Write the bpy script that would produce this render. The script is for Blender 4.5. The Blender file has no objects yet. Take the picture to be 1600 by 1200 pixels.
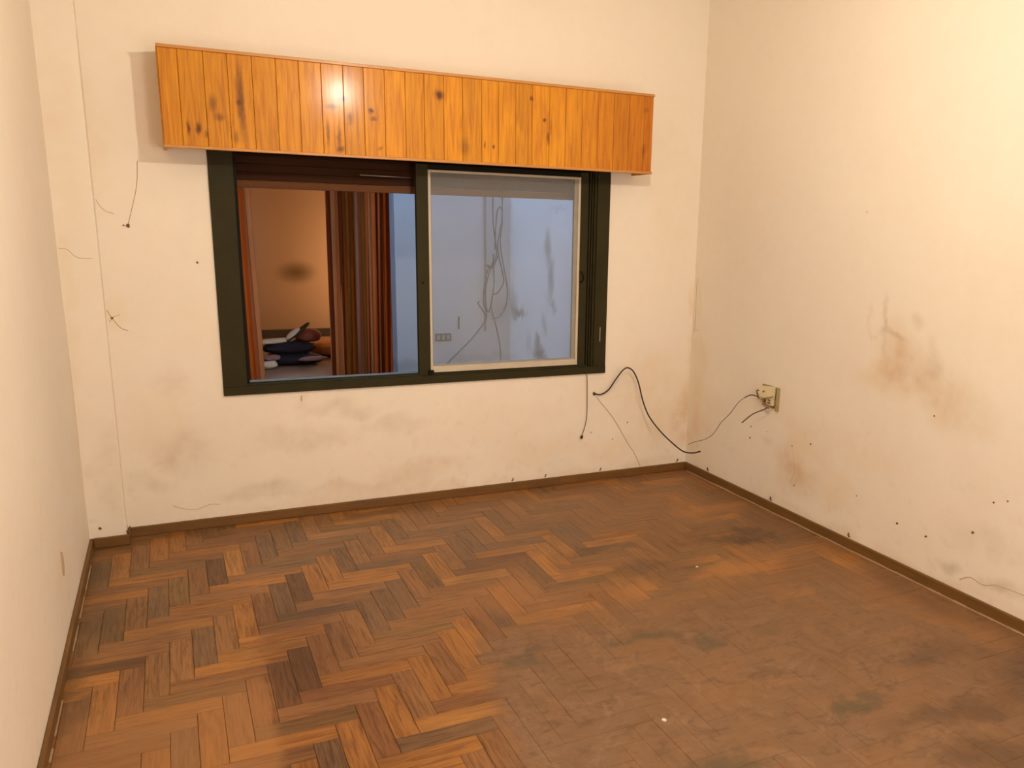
import bpy, bmesh, math, random
import numpy as np
from mathutils import Vector, Matrix
S = bpy.context.scene
COL = S.collection
random.seed(7)
# ------------------------------------------------------------ camera, world, exposure
cam_d = bpy.data.cameras.new('camera'); cam = bpy.data.objects.new('camera', cam_d); COL.objects.link(cam)
YAW, PITCH, ROLL = -0.4553, -0.2225, 0.0237
CAM = Vector((-3.164, -4.724, 1.65))
_f = Vector((-math.sin(YAW)*math.cos(PITCH), math.cos(YAW)*math.cos(PITCH), math.sin(PITCH)))
_r = Vector((math.cos(YAW), math.sin(YAW), 0)); _u = _r.cross(_f)
_r2 = math.cos(ROLL)*_r + math.sin(ROLL)*_u; _u2 = -math.sin(ROLL)*_r + math.cos(ROLL)*_u
m = Matrix((_r2, _u2, -_f)).transposed().to_4x4(); m.translation = CAM
cam.matrix_world = m
cam_d.sensor_width = 36; cam_d.lens = 36*1300.2/1600
cam_d.shift_x = -102.3/1600; cam_d.shift_y = 47.0/1600
cam_d.clip_start = .02
S.camera = cam
w = bpy.data.worlds.new('world'); S.world = w; w.use_nodes = True
w.node_tree.nodes['Background'].inputs[0].default_value = (.38, .60, 1.0, 1)
w.node_tree.nodes['Background'].inputs[1].default_value = 5.3
S.view_settings.view_transform = 'Standard'; S.view_settings.look = 'None'
S.view_settings.exposure = 0.0; S.view_settings.gamma = 1; S.view_settings.use_curve_mapping = False
BULB = 1570.0            # radiance of the room's bulb
BULB_COL = (1.0, .90, .735)
FAR_BULB = 330.0
LAMP = Vector((-1.89, -2.58, 2.59))
# added fill light, unseen behind the viewer, to brighten the lower walls
hl = bpy.data.lights.new('added_fill_light', 'AREA'); hl.shape = 'RECTANGLE'; hl.size = .78; hl.size_y = 1.95; hl.energy = 52; hl.color = (1.0, .70, .40)
hlo = bpy.data.objects.new('added_fill_light', hl); COL.objects.link(hlo); hlo.location = (-1.6, -5.72, 1.03); hlo.rotation_euler = (math.radians(90), 0, 0)
# ------------------------------------------------------------ helpers
def link(name, me, mat=None, parent=None, loc=None):
    o = bpy.data.objects.new(name, me); COL.objects.link(o)
    if mat is not None and len(me.materials) == 0: me.materials.append(mat)
    if parent is not None: o.parent = parent
    if loc is not None: o.location = loc
    return o
def bm_obj(name, bm, mat, parent=None, loc=None, smooth=False):
    me = bpy.data.meshes.new(name); bm.normal_update(); bm.to_mesh(me); bm.free()
    if smooth:
        for p in me.polygons: p.use_smooth = True
    return link(name, me, mat, parent, loc)
def box(bm, x0, x1, y0, y1, z0, z1, bev=0.0):
    r = bmesh.ops.create_cube(bm, size=1)
    for v in r['verts']:
        v.co = Vector(((x0+x1)/2+v.co.x*(x1-x0), (y0+y1)/2+v.co.y*(y1-y0), (z0+z1)/2+v.co.z*(z1-z0)))
    if bev:
        es = list({e for v in r['verts'] for e in v.link_edges})
        bmesh.ops.bevel(bm, geom=es, offset=bev, segments=1, affect='EDGES')
def bx(name, mat, b, parent=None, bev=0.0):
    bm = bmesh.new(); box(bm, *b, bev=bev); return bm_obj(name, bm, mat, parent)
def catmull(pts, n=10):
    P = [Vector(p) for p in pts]; P = [2*P[0]-P[1]]+P+[2*P[-1]-P[-2]]; out = []
    for i in range(1, len(P)-2):
        a, b, c, d = P[i-1:i+3]
        for k in range(n):
            t = k/n
            out.append(.5*((2*b)+(c-a)*t+(2*a-5*b+4*c-d)*t*t+(3*b-3*c+d-a)*t**3))
    out.append(P[-2]); return out
def tube_bm(bm, pts, r, seg=8, n=8):
    P = catmull(pts, n) if len(pts) > 2 else [Vector(p) for p in pts]
    rings = []; up = Vector((.13, .31, .94))
    for i, p in enumerate(P):
        t = (P[min(i+1, len(P)-1)]-P[max(i-1, 0)]).normalized()
        a = t.cross(up)
        if a.length < .1: a = t.cross(Vector((1, 0, 0)))
        a.normalize(); b = t.cross(a); up = -b if False else up
        rr = r(i/(len(P)-1)) if callable(r) else r
        rings.append([bm.verts.new(p+a*math.cos(q*2*math.pi/seg)*rr+b*math.sin(q*2*math.pi/seg)*rr) for q in range(seg)])
    for A, B in zip(rings, rings[1:]):
        for q in range(seg): bm.faces.new((A[q], A[(q+1) % seg], B[(q+1) % seg], B[q]))
    bm.faces.new(rings[0][::-1]); bm.faces.new(rings[-1])
def tube(name, pts, r, mat, parent=None, seg=8, n=8):
    bm = bmesh.new(); tube_bm(bm, pts, r, seg, n); bmesh.ops.recalc_face_normals(bm, faces=bm.faces)
    return bm_obj(name, bm, mat, parent, smooth=True)
def empty(name, loc=(0, 0, 0), parent=None):
    o = bpy.data.objects.new(name, None); COL.objects.link(o); o.location = loc; o.empty_display_size = .05
    if parent: o.parent = parent
    return o
def struct(o, label=None):
    o['kind'] = 'structure'
    if label: o['label'] = label
    o['category'] = o.name.split('_')[0]; return o
def tag(o, label, cat, group=None):
    o['label'] = label; o['category'] = cat
    if group: o['group'] = group
    return o
def offset_children(root):   # the parts are modelled in room coordinates
    for c in root.children: c.location = Vector(c.location)-root.location
# ------------------------------------------------------------ materials
class NT:
    def __init__(s, name):
        s.m = bpy.data.materials.new(name); s.m.use_nodes = True; s.t = s.m.node_tree; s.n = s.t.nodes; s.l = s.t.links
        s.b = s.n['Principled BSDF']; s.out = s.n['Material Output']
    def node(s, t, **k):
        n = s.n.new(t)
        for a, v in k.items():
            if a.startswith('i_'): s.set(n.inputs[int(a[2:])], v)
            else: setattr(n, a, v)
        return n
    def set(s, inp, v):
        if isinstance(v, bpy.types.NodeSocket): s.l.new(v, inp)
        else: inp.default_value = v
    def math(s, op, a, b=0.0, c=None, clamp=False):
        n = s.n.new('ShaderNodeMath'); n.operation = op; n.use_clamp = clamp; s.set(n.inputs[0], a); s.set(n.inputs[1], b)
        if c is not None: s.set(n.inputs[2], c)
        return n.outputs[0]
    def vmath(s, op, a, b):
        n = s.n.new('ShaderNodeVectorMath'); n.operation = op; s.set(n.inputs[0], a); s.set(n.inputs[1], b)
        return n.outputs['Value'] if op == 'LENGTH' else n.outputs[0]
    def mix(s, f, a, b, mode='MIX'):
        n = s.n.new('ShaderNodeMix'); n.data_type = 'RGBA'; n.blend_type = mode
        s.set(n.inputs[0], f); s.set(n.inputs[6], a); s.set(n.inputs[7], b); return n.outputs[2]
    def noise(s, vec, scale, detail=3, rough=.55, dist=0.0, col=False):
        n = s.n.new('ShaderNodeTexNoise'); s.set(n.inputs['Vector'], vec); n.inputs['Scale'].default_value = scale
        n.inputs['Detail'].default_value = detail; n.inputs['Roughness'].default_value = rough; n.inputs['Distortion'].default_value = dist
        return n.outputs['Color' if col else 'Fac']
    def ramp(s, f, lo, hi, a=0.0, b=1.0):
        n = s.n.new('ShaderNodeMapRange'); n.interpolation_type = 'SMOOTHSTEP'; s.set(n.inputs[0], f)
        s.set(n.inputs[1], lo); s.set(n.inputs[2], hi); s.set(n.inputs[3], a); s.set(n.inputs[4], b); return n.outputs[0]
    def blob(s, P, c, r, strength, lo=.25):
        d = s.vmath('SUBTRACT', P, c); d = s.vmath('MULTIPLY', d, (1/r[0], 1/r[1], 1/r[2]))
        return s.ramp(s.vmath('LENGTH', d, (0, 0, 0)), lo, 1.0, strength, 0.0)
    def pos(s): return s.n.new('ShaderNodeNewGeometry').outputs['Position']
    def attr(s, name):
        n = s.n.new('ShaderNodeAttribute'); n.attribute_name = name; return n.outputs['Color']
    def bump(s, h, strength=.3, dist=.01):
        n = s.n.new('ShaderNodeBump'); n.inputs['Strength'].default_value = strength; n.inputs['Distance'].default_value = dist
        s.set(n.inputs['Height'], h); s.set(s.b.inputs['Normal'], n.outputs[0])
    def fin(s, col, rough=.6, spec=None):
        s.set(s.b.inputs['Base Color'], col); s.set(s.b.inputs['Roughness'], rough)
        if spec is not None: s.b.inputs['Specular IOR Level'].default_value = spec
        return s.m
def rgba(*c): return (c[0], c[1], c[2], 1)
def plain(name, c, rough=.6, var=.12, scale=12, spec=None, metal=0, bump=0):
    t = NT(name); P = t.pos(); f = t.noise(P, scale, 4)
    col = t.mix(f, rgba(*[x*(1-var) for x in c]), rgba(*[min(1, x*(1+var)) for x in c]))
    t.b.inputs['Metallic'].default_value = metal
    if bump: t.bump(t.noise(P, scale*6, 3), bump, .003)
    return t.fin(col, rough, spec)
def plaster_mat(name, base, dirt_attr=True, var=.05):
    t = NT(name); P = t.pos()
    f = t.noise(P, 1.6, 4, .6); g = t.noise(P, 14, 4, .65)
    c = t.mix(f, rgba(*[x*(1-var) for x in base]), rgba(*[x*(1+var*.6) for x in base]))
    c = t.mix(t.ramp(g, .35, .75, 0, .10), c, rgba(base[0]*.86, base[1]*.8, base[2]*.7))
    if dirt_attr: c = t.mix(1.0, c, t.attr('dirt'), 'MULTIPLY')
    h = t.math('ADD', t.noise(P, 3.2, 3), t.math('MULTIPLY', t.noise(P, 55, 3), .10))
    t.bump(h, .35, .012)
    return t.fin(c, .62, .28)
WALL = (.865, .78, .652)
M_wall = plaster_mat('wall_plaster', WALL)
M_wall_plain = plaster_mat('wall_plaster_plain', WALL, False)
M_ceil = plaster_mat('ceiling_plaster', (.88, .84, .77), False)
M_crack = plain('crack_brown', (.30, .20, .12), .9)  # dark brown tint of the crack lines
M_hole = plain('hole_dark', (.16, .085, .04), .95)
M_scar = plain('bare_plaster', (.56, .43, .27), .9)
M_green = plain('dark_green_paint', (.032, .026, .008), .6, .25, 9, .15)
M_green_in = plain('dark_green_track', (.010, .008, .004), .6, .2, 9, .1)
M_beige = plain('beige_painted_wood', (.55, .48, .36), .5, .12, 14)
M_beige_d = plain('grey_beige_strip', (.30, .27, .22), .55, .12, 14)
M_black = plain('black_rubber', (.022, .010, .006), .45, .3)
M_brownwire = plain('brown_wire', (.085, .035, .018), .5, .3)
M_shadowline = plain('pale_thin_wire', (.42, .30, .18), .6, .2)
M_brass = plain('dull_metal', (.4, .37, .32), .35, .1, metal=.9)
M_ivory = plain('aged_ivory_plastic', (.68, .57, .33), .4, .15, 30)
M_ivory_d = plain('aged_olive_plastic', (.33, .25, .10), .5, .15, 30)
M_copper = plain('bare_wire_ends', (.30, .13, .07), .4, .3)
M_dust = plain('dust_line', (.42, .29, .17), .9, .3, 30)
M_chip = plain('white_paint_chip', (.75, .68, .55), .8)
def base_wood():
    t = NT('baseboard_wood'); P = t.pos()
    v = t.vmath('MULTIPLY', P, (6, 6, 60)); f = t.noise(v, 1, 4, .6, .3); g = t.noise(P, 2.2, 3)
    c = t.mix(f, rgba(.10, .042, .008), rgba(.24, .115, .028))
    c = t.mix(t.ramp(g, .35, .7, 0, .5), c, rgba(.13, .062, .018))
    return t.fin(c, .5, .35)
M_base = base_wood()
def shutter_wood(ca, cb):
    t = NT('shutter_wood'); P = t.pos(); v = t.vmath('MULTIPLY', P, (3, 10, 70))
    f = t.noise(v, 1, 4, .6, .4)
    c = t.mix(f, ca, cb)
    return t.fin(c, .7, .1)
M_shutter_shaded = shutter_wood(rgba(.028, .009, .003), rgba(.065, .024, .009)); M_shutter_lit = shutter_wood(rgba(.10, .040, .016), rgba(.19, .08, .032))  # slats carry their shade as darker wood, the rail its light as paler
# varnished pine boards of the pelmet: knots at their places on the boards
def pine():
    t = NT('varnished_pine'); P = t.pos(); oi = t.n.new('ShaderNodeObjectInfo')
    rnd = oi.outputs['Random']
    off = t.node('ShaderNodeCombineXYZ'); t.set(off.inputs[0], t.math('MULTIPLY', rnd, 37.0)); t.set(off.inputs[2], t.math('MULTIPLY', rnd, 11.0))
    Q = t.vmath('ADD', P, off.outputs[0])
    v = t.vmath('MULTIPLY', Q, (1, 1, .06))
    warp = t.noise(t.vmath('MULTIPLY', Q, (1, 1, .35)), 9, 2)
    f = t.noise(v, 55, 4, .6, .6); f2 = t.noise(v, 150, 2, .5)
    a = t.mix(warp, rgba(.54, .20, .006), rgba(.78, .34, .014))
    c = t.mix(t.ramp(f, .38, .72, 0, .75), a, rgba(.40, .12, .010))
    c = t.mix(t.ramp(f2, .5, .8, 0, .25), c, rgba(.36, .11, .02))
    c = t.mix(1.0, c, oi.outputs['Color'], 'MULTIPLY')
    Pn = t.vmath('ADD', P, t.vmath('MULTIPLY', t.vmath('SUBTRACT', t.noise(P, 28, 3, .6, 0, True), (.5, .5, .5)), (.018, .0, .035)))
    for (x, z, rx, rz, s) in KNOTS:
        x = -3.164+(x+3.164)*.9912; z = 1.65+(z-1.65)*.9912
        c = t.mix(t.blob(Pn, (x, -.22, z), (rx, 9, rz), min(1, s*1.25), .1), c, rgba(.10, .022, .004))
    t.b.inputs['Coat Weight'].default_value = .25; t.b.inputs['Coat Roughness'].default_value = .17
    t.bump(t.math('ADD', f, t.noise(P, 7, 2)), .25, .006)
    return t.fin(c, .5, .22)
KNOTS = [(-2.31, 2.25, .035, .03, .95), (-2.36, 2.21, .045, .02, .6), (-2.33, 2.06, .018, .10, .45), (-2.385, 2.08, .014, .09, .45), (-2.325, 2.005, .03, .03, .6),
         (-2.27, 2.16, .02, .05, .5), (-2.165, 2.20, .022, .022, .9), (-2.15, 2.165, .03, .02, .5),
         (-2.915, 2.18, .03, .06, .5), (-2.89, 2.12, .035, .03, .5), (-2.985, 2.06, .02, .04, .75), (-3.03, 2.06, .012, .05, .7), (-2.955, 2.04, .01, .03, .5),
         (-2.79, 2.2, .026, .26, .62), (-2.80, 2.19, .02, .02, .6), (-2.82, 2.03, .02, .05, .4),
         (-1.80, 2.31, .026, .026, .85), (-1.80, 2.31, .045, .045, .5), (-1.66, 2.05, .05, .07, .35), (-1.495, 2.065, .012, .02, .9), (-1.545, 2.07, .008, .03, .6),
         (-1.27, 2.335, .016, .022, .7), (-1.19, 2.225, .016, .018, .9), (-1.165, 2.13, .014, .06, .6), (-1.15, 2.19, .01, .07, .4), (-.54, 2.1, .02, .06, .35), (-.53, 2.33, .03, .02, .3), (-2.12, 2.02, .02, .015, .4)]
M_pine = pine()
def molding():
    t = NT('pelmet_molding'); P = t.pos(); f = t.noise(t.vmath('MULTIPLY', P, (4, 20, 60)), 1, 3)
    c = t.mix(f, rgba(.44, .17, .025), rgba(.60, .27, .055))
    t.b.inputs['Coat Weight'].default_value = .3; t.b.inputs['Coat Roughness'].default_value = .2
    return t.fin(c, .45)
M_mold = molding()
# parquet: object colour and vertex colour give each block its tone, UV runs along the block
def parquet():
    t = NT('worn_parquet'); P = t.pos(); oi = t.n.new('ShaderNodeObjectInfo')
    uv = t.n.new('ShaderNodeUVMap').outputs[0]
    tone = t.mix(1.0, oi.outputs['Color'], t.attr('tone'), 'MULTIPLY')
    P2 = t.node('ShaderNodeCombineXYZ'); t.set(P2.inputs[2], t.math('MULTIPLY', oi.outputs['Random'], 40.0))
    U = t.vmath('ADD', uv, P2.outputs[0])
    v = t.vmath('MULTIPLY', U, (2.6, 34, 1)); g = t.noise(v, 1.5, 4, .62, 1.4)
    v2 = t.vmath('MULTIPLY', U, (5, 130, 1)); g2 = t.noise(v2, 1.2, 3, .6, .4)
    c = t.mix(t.ramp(g, .42, .70, 0, .85), tone, t.mix(1.0, tone, rgba(.42, .36, .32), 'MULTIPLY'))
    c = t.mix(t.ramp(g2, .48, .72, 0, .60), c, t.mix(1.0, tone, rgba(.45, .38, .3), 'MULTIPLY'))
    c = t.mix(t.ramp(g2, .2, .42, .30, 0), c, t.mix(1.0, tone, rgba(1.35, 1.25, 1.1), 'MULTIPLY'))
    c = t.mix(1.0, c, t.ramp(t.noise(P, 1.7, 3), .3, .7, .86, 1.12), 'MULTIPLY')
    sx = t.node('ShaderNodeSeparateXYZ', i_0=P); x, y = sx.outputs[0], sx.outputs[1]
    n1 = t.math('MULTIPLY', t.math('SUBTRACT', t.noise(P, 3.2, 5, .65), .5), .55)
    n2 = t.math('MULTIPLY', t.math('SUBTRACT', t.noise(P, 9, 4, .6), .5), .10)
    # darker brown patch where something stood: sharp left edge at x = -2.95
    a = t.ramp(t.math('ADD', x, n2), -2.985, -2.93); b = t.ramp(t.math('ADD', x, n1), -2.85, -2.35, 1, 0)
    d = t.ramp(t.math('ADD', y, n1), -1.5, -.95, 1, 0)
    c = t.mix(t.math('MULTIPLY', t.math('MULTIPLY', a, b), t.math('MULTIPLY', d, .72)), c, t.mix(1.0, c, rgba(.72, .68, .68), 'MULTIPLY'))
    # rubbed, plain orange corner at the left front
    lo = t.math('MULTIPLY', t.ramp(t.math('ADD', x, n2), -2.985, -2.93, 1, 0), t.ramp(t.math('ADD', y, n1), -1.95, -1.5, 1, 0))
    c = t.mix(t.math('MULTIPLY', lo, .5), c, rgba(.36, .165, .058))
    # dusty grey-brown area worn by traffic
    gl = t.ramp(t.math('ADD', t.math('ADD', x, t.math('MULTIPLY', y, -.2)), n2), -1.86, -1.72)
    gt = t.ramp(t.math('ADD', y, n1), -1.95, -1.68, 1, 0)
    gr = t.ramp(t.math('ADD', t.math('ADD', t.math('MULTIPLY', x, .82), t.math('MULTIPLY', y, .57)), n1), -1.95, -1.35, 1, .55)
    grey = t.math('MULTIPLY', t.math('MULTIPLY', gl, gt), gr)
    st = t.noise(t.vmath('MULTIPLY', P, (5, 12, 1)), 1.3, 5, .65, .8)
    dust = t.mix(st, rgba(.150, .080, .042), rgba(.285, .165, .092))
    c = t.mix(t.math('MULTIPLY', grey, .86), c, dust)
    sp = t.noise(t.vmath('MULTIPLY', P, (1, 1.6, 1)), 11, 4, .7, 1.2)
    c = t.mix(t.math('MULTIPLY', grey, t.ramp(sp, .50, .68, 0, .6)), c, rgba(.095, .052, .026))
    sq = t.noise(t.vmath('MULTIPLY', P, (1.2, 1, 1)), 3.4, 5, .68, 2.2)
    c = t.mix(t.math('MULTIPLY', grey, t.ramp(sq, .52, .66, 0, .42)), c, rgba(.12, .068, .034))
    c = t.mix(t.math('MULTIPLY', grey, t.ramp(sq, .34, .44, .30, 0)), c, rgba(.36, .22, .125))
    # general scuffing toward the right and back
    sc = t.math('MULTIPLY', t.ramp(x, -2.7, -1.5), t.ramp(t.noise(P, 4.5, 5, .65, .5), .30, .62, 0, .6))
    c = t.mix(sc, c, t.mix(t.noise(P, 2.3, 3), rgba(.150, .078, .034), rgba(.275, .135, .052)))
    Pn = t.vmath('ADD', P, t.vmath('MULTIPLY', t.vmath('SUBTRACT', t.noise(P, 5, 4, .65, 0, True), (.5, .5, .5)), (.5, .38, 0)))
    Z = 9
    for (cx, cy, rx, ry, s, k) in [(-.44, -1.28, .30, .15, .85, 'd'), (-.62, -1.2, .34, .10, .5, 'd'), (-1.15, -1.42, .35, .10, .5, 'd'), (-1.28, -1.1, .3, .07, .45, 'd'),
                                   (-.72, -1.6, .42, .13, .8, 'o'), (-.35, -.8, .4, .14, .45, 'o'), (-1.9, -1.45, .3, .2, .45, 'o'), (-.2, -2.3, .14, .6, .35, 'o'), (-1.3, -1.62, .3, .12, .4, 'o'),
                                   (-1.50, -2.03, .22, .10, .65, 'g'), (-1.29, -2.16, .10, .10, .65, 'g'), (-2.02, -2.04, .12, .08, .6, 'g'), (-1.07, -2.78, .15, .07, .7, 'g'), (-1.7, -2.86, .30, .08, .6, 'g'),
                                   (-1.0, -2.2, .16, .10, .35, 'g'), (-.75, -2.95, .35, .12, .5, 'd'), (-.85, -3.2, .3, .15, .5, 'd'), (-.5, -2.6, .3, .12, .3, 'd'),
                                   (-3.52, -.45, .16, .22, .55, 'v'), (-3.55, -1.0, .12, .35, .55, 'v'), (-3.60, -1.6, .09, .5, .5, 'v'), (-3.3, -.10, .5, .07, .5, 'v'), (-2.1, -.12, 1.4, .09, .4, 'v'), (-.25, -3.0, .35, .45, .55, 'd'), (-.15, -2.2, .15, .5, .35, 'd')]:
        tgt = {'d': rgba(.062, .032, .014), 'o': rgba(.40, .170, .048), 'g': rgba(.085, .070, .038), 'v': rgba(.115, .062, .022)}[k]
        c = t.mix(t.blob(Pn, (cx, cy, 0), (rx, ry, Z), s, .2), c, tgt)
    # fine scratches
    for rot, amt in ((.5, .35), (-.7, .3)):
        mp = t.node('ShaderNodeMapping', i_0=P); mp.inputs['Rotation'].default_value = (0, 0, rot); mp.inputs['Scale'].default_value = (3, 60, 1)
        s_ = t.noise(mp.outputs[0], 1.6, 3, .6, .5)
        c = t.mix(t.math('MULTIPLY', t.ramp(s_, .66, .78), t.math('MULTIPLY', t.math('ADD', grey, .25), amt)), c, rgba(.07, .036, .018))
    t.bump(t.math('ADD', t.math('MULTIPLY', g2, .5), g), .25, .0025)
    r = t.mix(grey, (.46, .46, .46, 1), (.60, .60, .60, 1))
    return t.fin(c, r, .35)
M_floor = parquet()
M_sub = plain('joint_dirt', (.07, .034, .013), .9)
# ------------------------------------------------------------ painted plaster grids
def vnoise(u, v, fr, seed):
    rs = np.random.RandomState(seed); G = rs.rand(256, 256)
    a, b = u*fr+50.3, v*fr+50.7; i, j = np.floor(a).astype(int), np.floor(b).astype(int); fa, fb = a-i, b-j
    fa = fa*fa*(3-2*fa); fb = fb*fb*(3-2*fb); g = lambda x, y: G[x % 256, y % 256]
    return (g(i, j)*(1-fa)+g(i+1, j)*fa)*(1-fb)+(g(i, j+1)*(1-fa)+g(i+1, j+1)*fa)*fb
def fbm(u, v, fr, seed, o=4):
    s = 0; a = .5; t = 0
    for k in range(o): s = s+a*vnoise(u, v, fr*2**k, seed+k); t += a; a *= .55
    return s/t
YEL = (.90, .75, .50); GRY = (.60, .53, .45); BRN = (.74, .56, .36); PNK = (.92, .76, .64)
def paint(u, v, stains, seed):
    C = np.ones((len(u), 3))
    wu = u+(fbm(u, v, 6, seed+90)-.5)*.16; wv = v+(fbm(u, v, 6, seed+70)-.5)*.16
    brk = fbm(u, v, 14, seed+40, 5)
    for (cx, cy, rx, ry, s, col) in stains:
        d = np.sqrt(((wu-cx)/rx)**2+((wv-cy)/ry)**2); f = np.clip((1.15-d)/.95, 0, 1); f = f*f*(3-2*f)*s*.72
        f = f*np.clip(.45+1.4*(brk-.3), .1, 1.25)
        C = C*(1-f[:, None])+C*np.array(col)[None]*f[:, None]
    # faint general grime in the lower part, rubbed patches
    g = np.clip((fbm(u, v, 2.2, seed+11)-.48)*3, 0, 1)*.08*np.clip(1.6-v, 0, 1)
    C = C*(1-g[:, None]*(1-np.array((.75, .6, .4)))[None])
    g = np.clip((fbm(u, v, 22, seed+17)-.66)*7, 0, 1)*.14*np.clip(1.1-v, 0, 1)
    return C*(1-g[:, None]*(1-np.array((.6, .5, .4)))[None])
def grid_wall(name, us, vs, P, nrm, stains, seed, mat, hole=None, extra=None):
    U, V = np.meshgrid(us, vs, indexing='ij'); u, v = U.ravel(), V.ravel()
    bumpy = (fbm(u, v, 1.3, seed+5)-.5)*.006
    if hole:   # keep the plaster flat round the opening
        d = np.maximum(np.maximum(hole[0]-u, u-hole[1]), np.maximum(hole[2]-v, v-hole[3])); bumpy = bumpy*np.clip(d/.1, 0, 1)
    e = np.minimum(np.minimum(u-us[0], us[-1]-u), np.minimum(v-vs[0], vs[-1]-v)); bumpy *= np.clip(e/.15, 0, 1)
    co = P(u, v)+np.outer(bumpy-abs(bumpy).max()*0, np.array(nrm)); nv = len(vs)
    i, j = np.meshgrid(np.arange(len(us)-1), np.arange(len(vs)-1), indexing='ij'); i, j = i.ravel(), j.ravel()
    if hole:
        cu, cv = (us[i]+us[i+1])/2, (vs[j]+vs[j+1])/2
        k = ~((cu > hole[0]) & (cu < hole[1]) & (cv > hole[2]) & (cv < hole[3])); i, j = i[k], j[k]
    F = np.stack([i*nv+j, (i+1)*nv+j, (i+1)*nv+j+1, i*nv+j+1], 1)
    C = paint(u, v, stains, seed)
    verts, faces, cols = co.tolist(), F.tolist(), C.tolist()
    for (x0, x1, y0, y1, z0, z1) in (extra or []):     # body of the wall behind its painted face
        n = len(verts)
        verts += [(x, y, z) for x in (x0, x1) for y in (y0, y1) for z in (z0, z1)]; cols += [[1, 1, 1]]*8
        faces += [[n+q for q in f] for f in ((0, 1, 3, 2), (4, 6, 7, 5), (0, 4, 5, 1), (2, 3, 7, 6), (0, 2, 6, 4), (1, 5, 7, 3))]
    me = bpy.data.meshes.new(name); me.from_pydata(verts, [], faces)
    a = me.color_attributes.new('dirt', 'FLOAT_COLOR', 'POINT'); a.data.foreach_set('color', np.hstack([np.array(cols), np.ones((len(cols), 1))]).astype('f').ravel())
    for p in me.polygons: p.use_smooth = False
    return link(name, me, mat)
def steps(a, b, s, extra=()):
    v = list(np.arange(a, b, s))+[b]+list(extra); return np.unique(np.round(v, 4))
XL, CX, CD, YF, CH = -3.627, -3.46, .104, -5.5, 3.15
WX0, WX1, WZ0, WZ1 = -2.95, -.665, .723, 2.06
# ------------------------------------------------------------ room shell
SB = [(-3.155, .45, .16, .16, .42, GRY), (-2.54, .43, .34, .10, .5, GRY), (-2.82, .17, .26, .06, .6, GRY), (-2.32, .60, .26, .07, .55, GRY), (-1.88, .20, .34, .08, .5, BRN), (-2.03, .50, .3, .06, .4, GRY),
      (.0, .70, .07, .40, .75, YEL), (.0, 1.15, .03, .2, .6, YEL), (-.04, .42, .14, .25, .75, BRN), (-.57, .2, .3, .12, .45, YEL), (-.23, .36, .18, .2, .6, YEL), (-.30, .62, .25, .3, .5, YEL), (-.06, .25, .14, .1, .5, PNK),
      (-3.42, 1.17, .08, .12, .3, YEL), (-3.45, 2.0, .1, .3, .35, YEL), (-3.35, .27, .12, .08, .4, GRY), (-1.1, .25, .35, .12, .35, YEL), (-2.26, .13, .5, .05, .5, BRN), (-3.19, .8, .1, .12, .3, GRY), (-3.07, 1.13, .12, .2, .15, YEL),
      (-.21, 1.9, .2, .7, .22, YEL), (-2.0, .06, 1.4, .05, .35, BRN), (-.6, .05, .6, .05, .4, BRN), (-1.5, .45, .5, .2, .2, YEL), (-2.55, .66, .03, .05, .5, BRN), (-3.25, .6, .2, .3, .3, YEL)]
wall_back = grid_wall('wall_back', steps(CX, 0, .0125, (WX0, WX1)), steps(0, CH, .0125, (WZ0, WZ1)), lambda u, v: np.stack([u, u*0, v], 1), (0, -1, 0), SB, 3, M_wall,
                      (WX0, WX1, WZ0, WZ1), [(-4.2, WX0, .012, .2, 0, 4.2), (WX1, .2, .012, .2, 0, 4.2), (WX0, WX1, .012, .2, 0, WZ0), (WX0, WX1, .012, .2, WZ1, 4.2)])
struct(wall_back, 'stained cream plaster wall with the green-framed window')
# plaster lip between the painted face and the wall's body round the opening
bm = bmesh.new()
for b in ((WX0-.02, WX0, .0, .014, WZ0-.02, WZ1), (WX1, WX1+.02, .0, .014, WZ0-.02, WZ1), (WX0, WX1, .0, .014, WZ0-.02, WZ0), (WX0, WX1, .0, .014, WZ1, WZ1+.02)): box(bm, b[0], b[1], b[2]+.001, b[3], b[4], b[5])
bm_obj('reveal', bm, M_wall_plain, wall_back)
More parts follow.
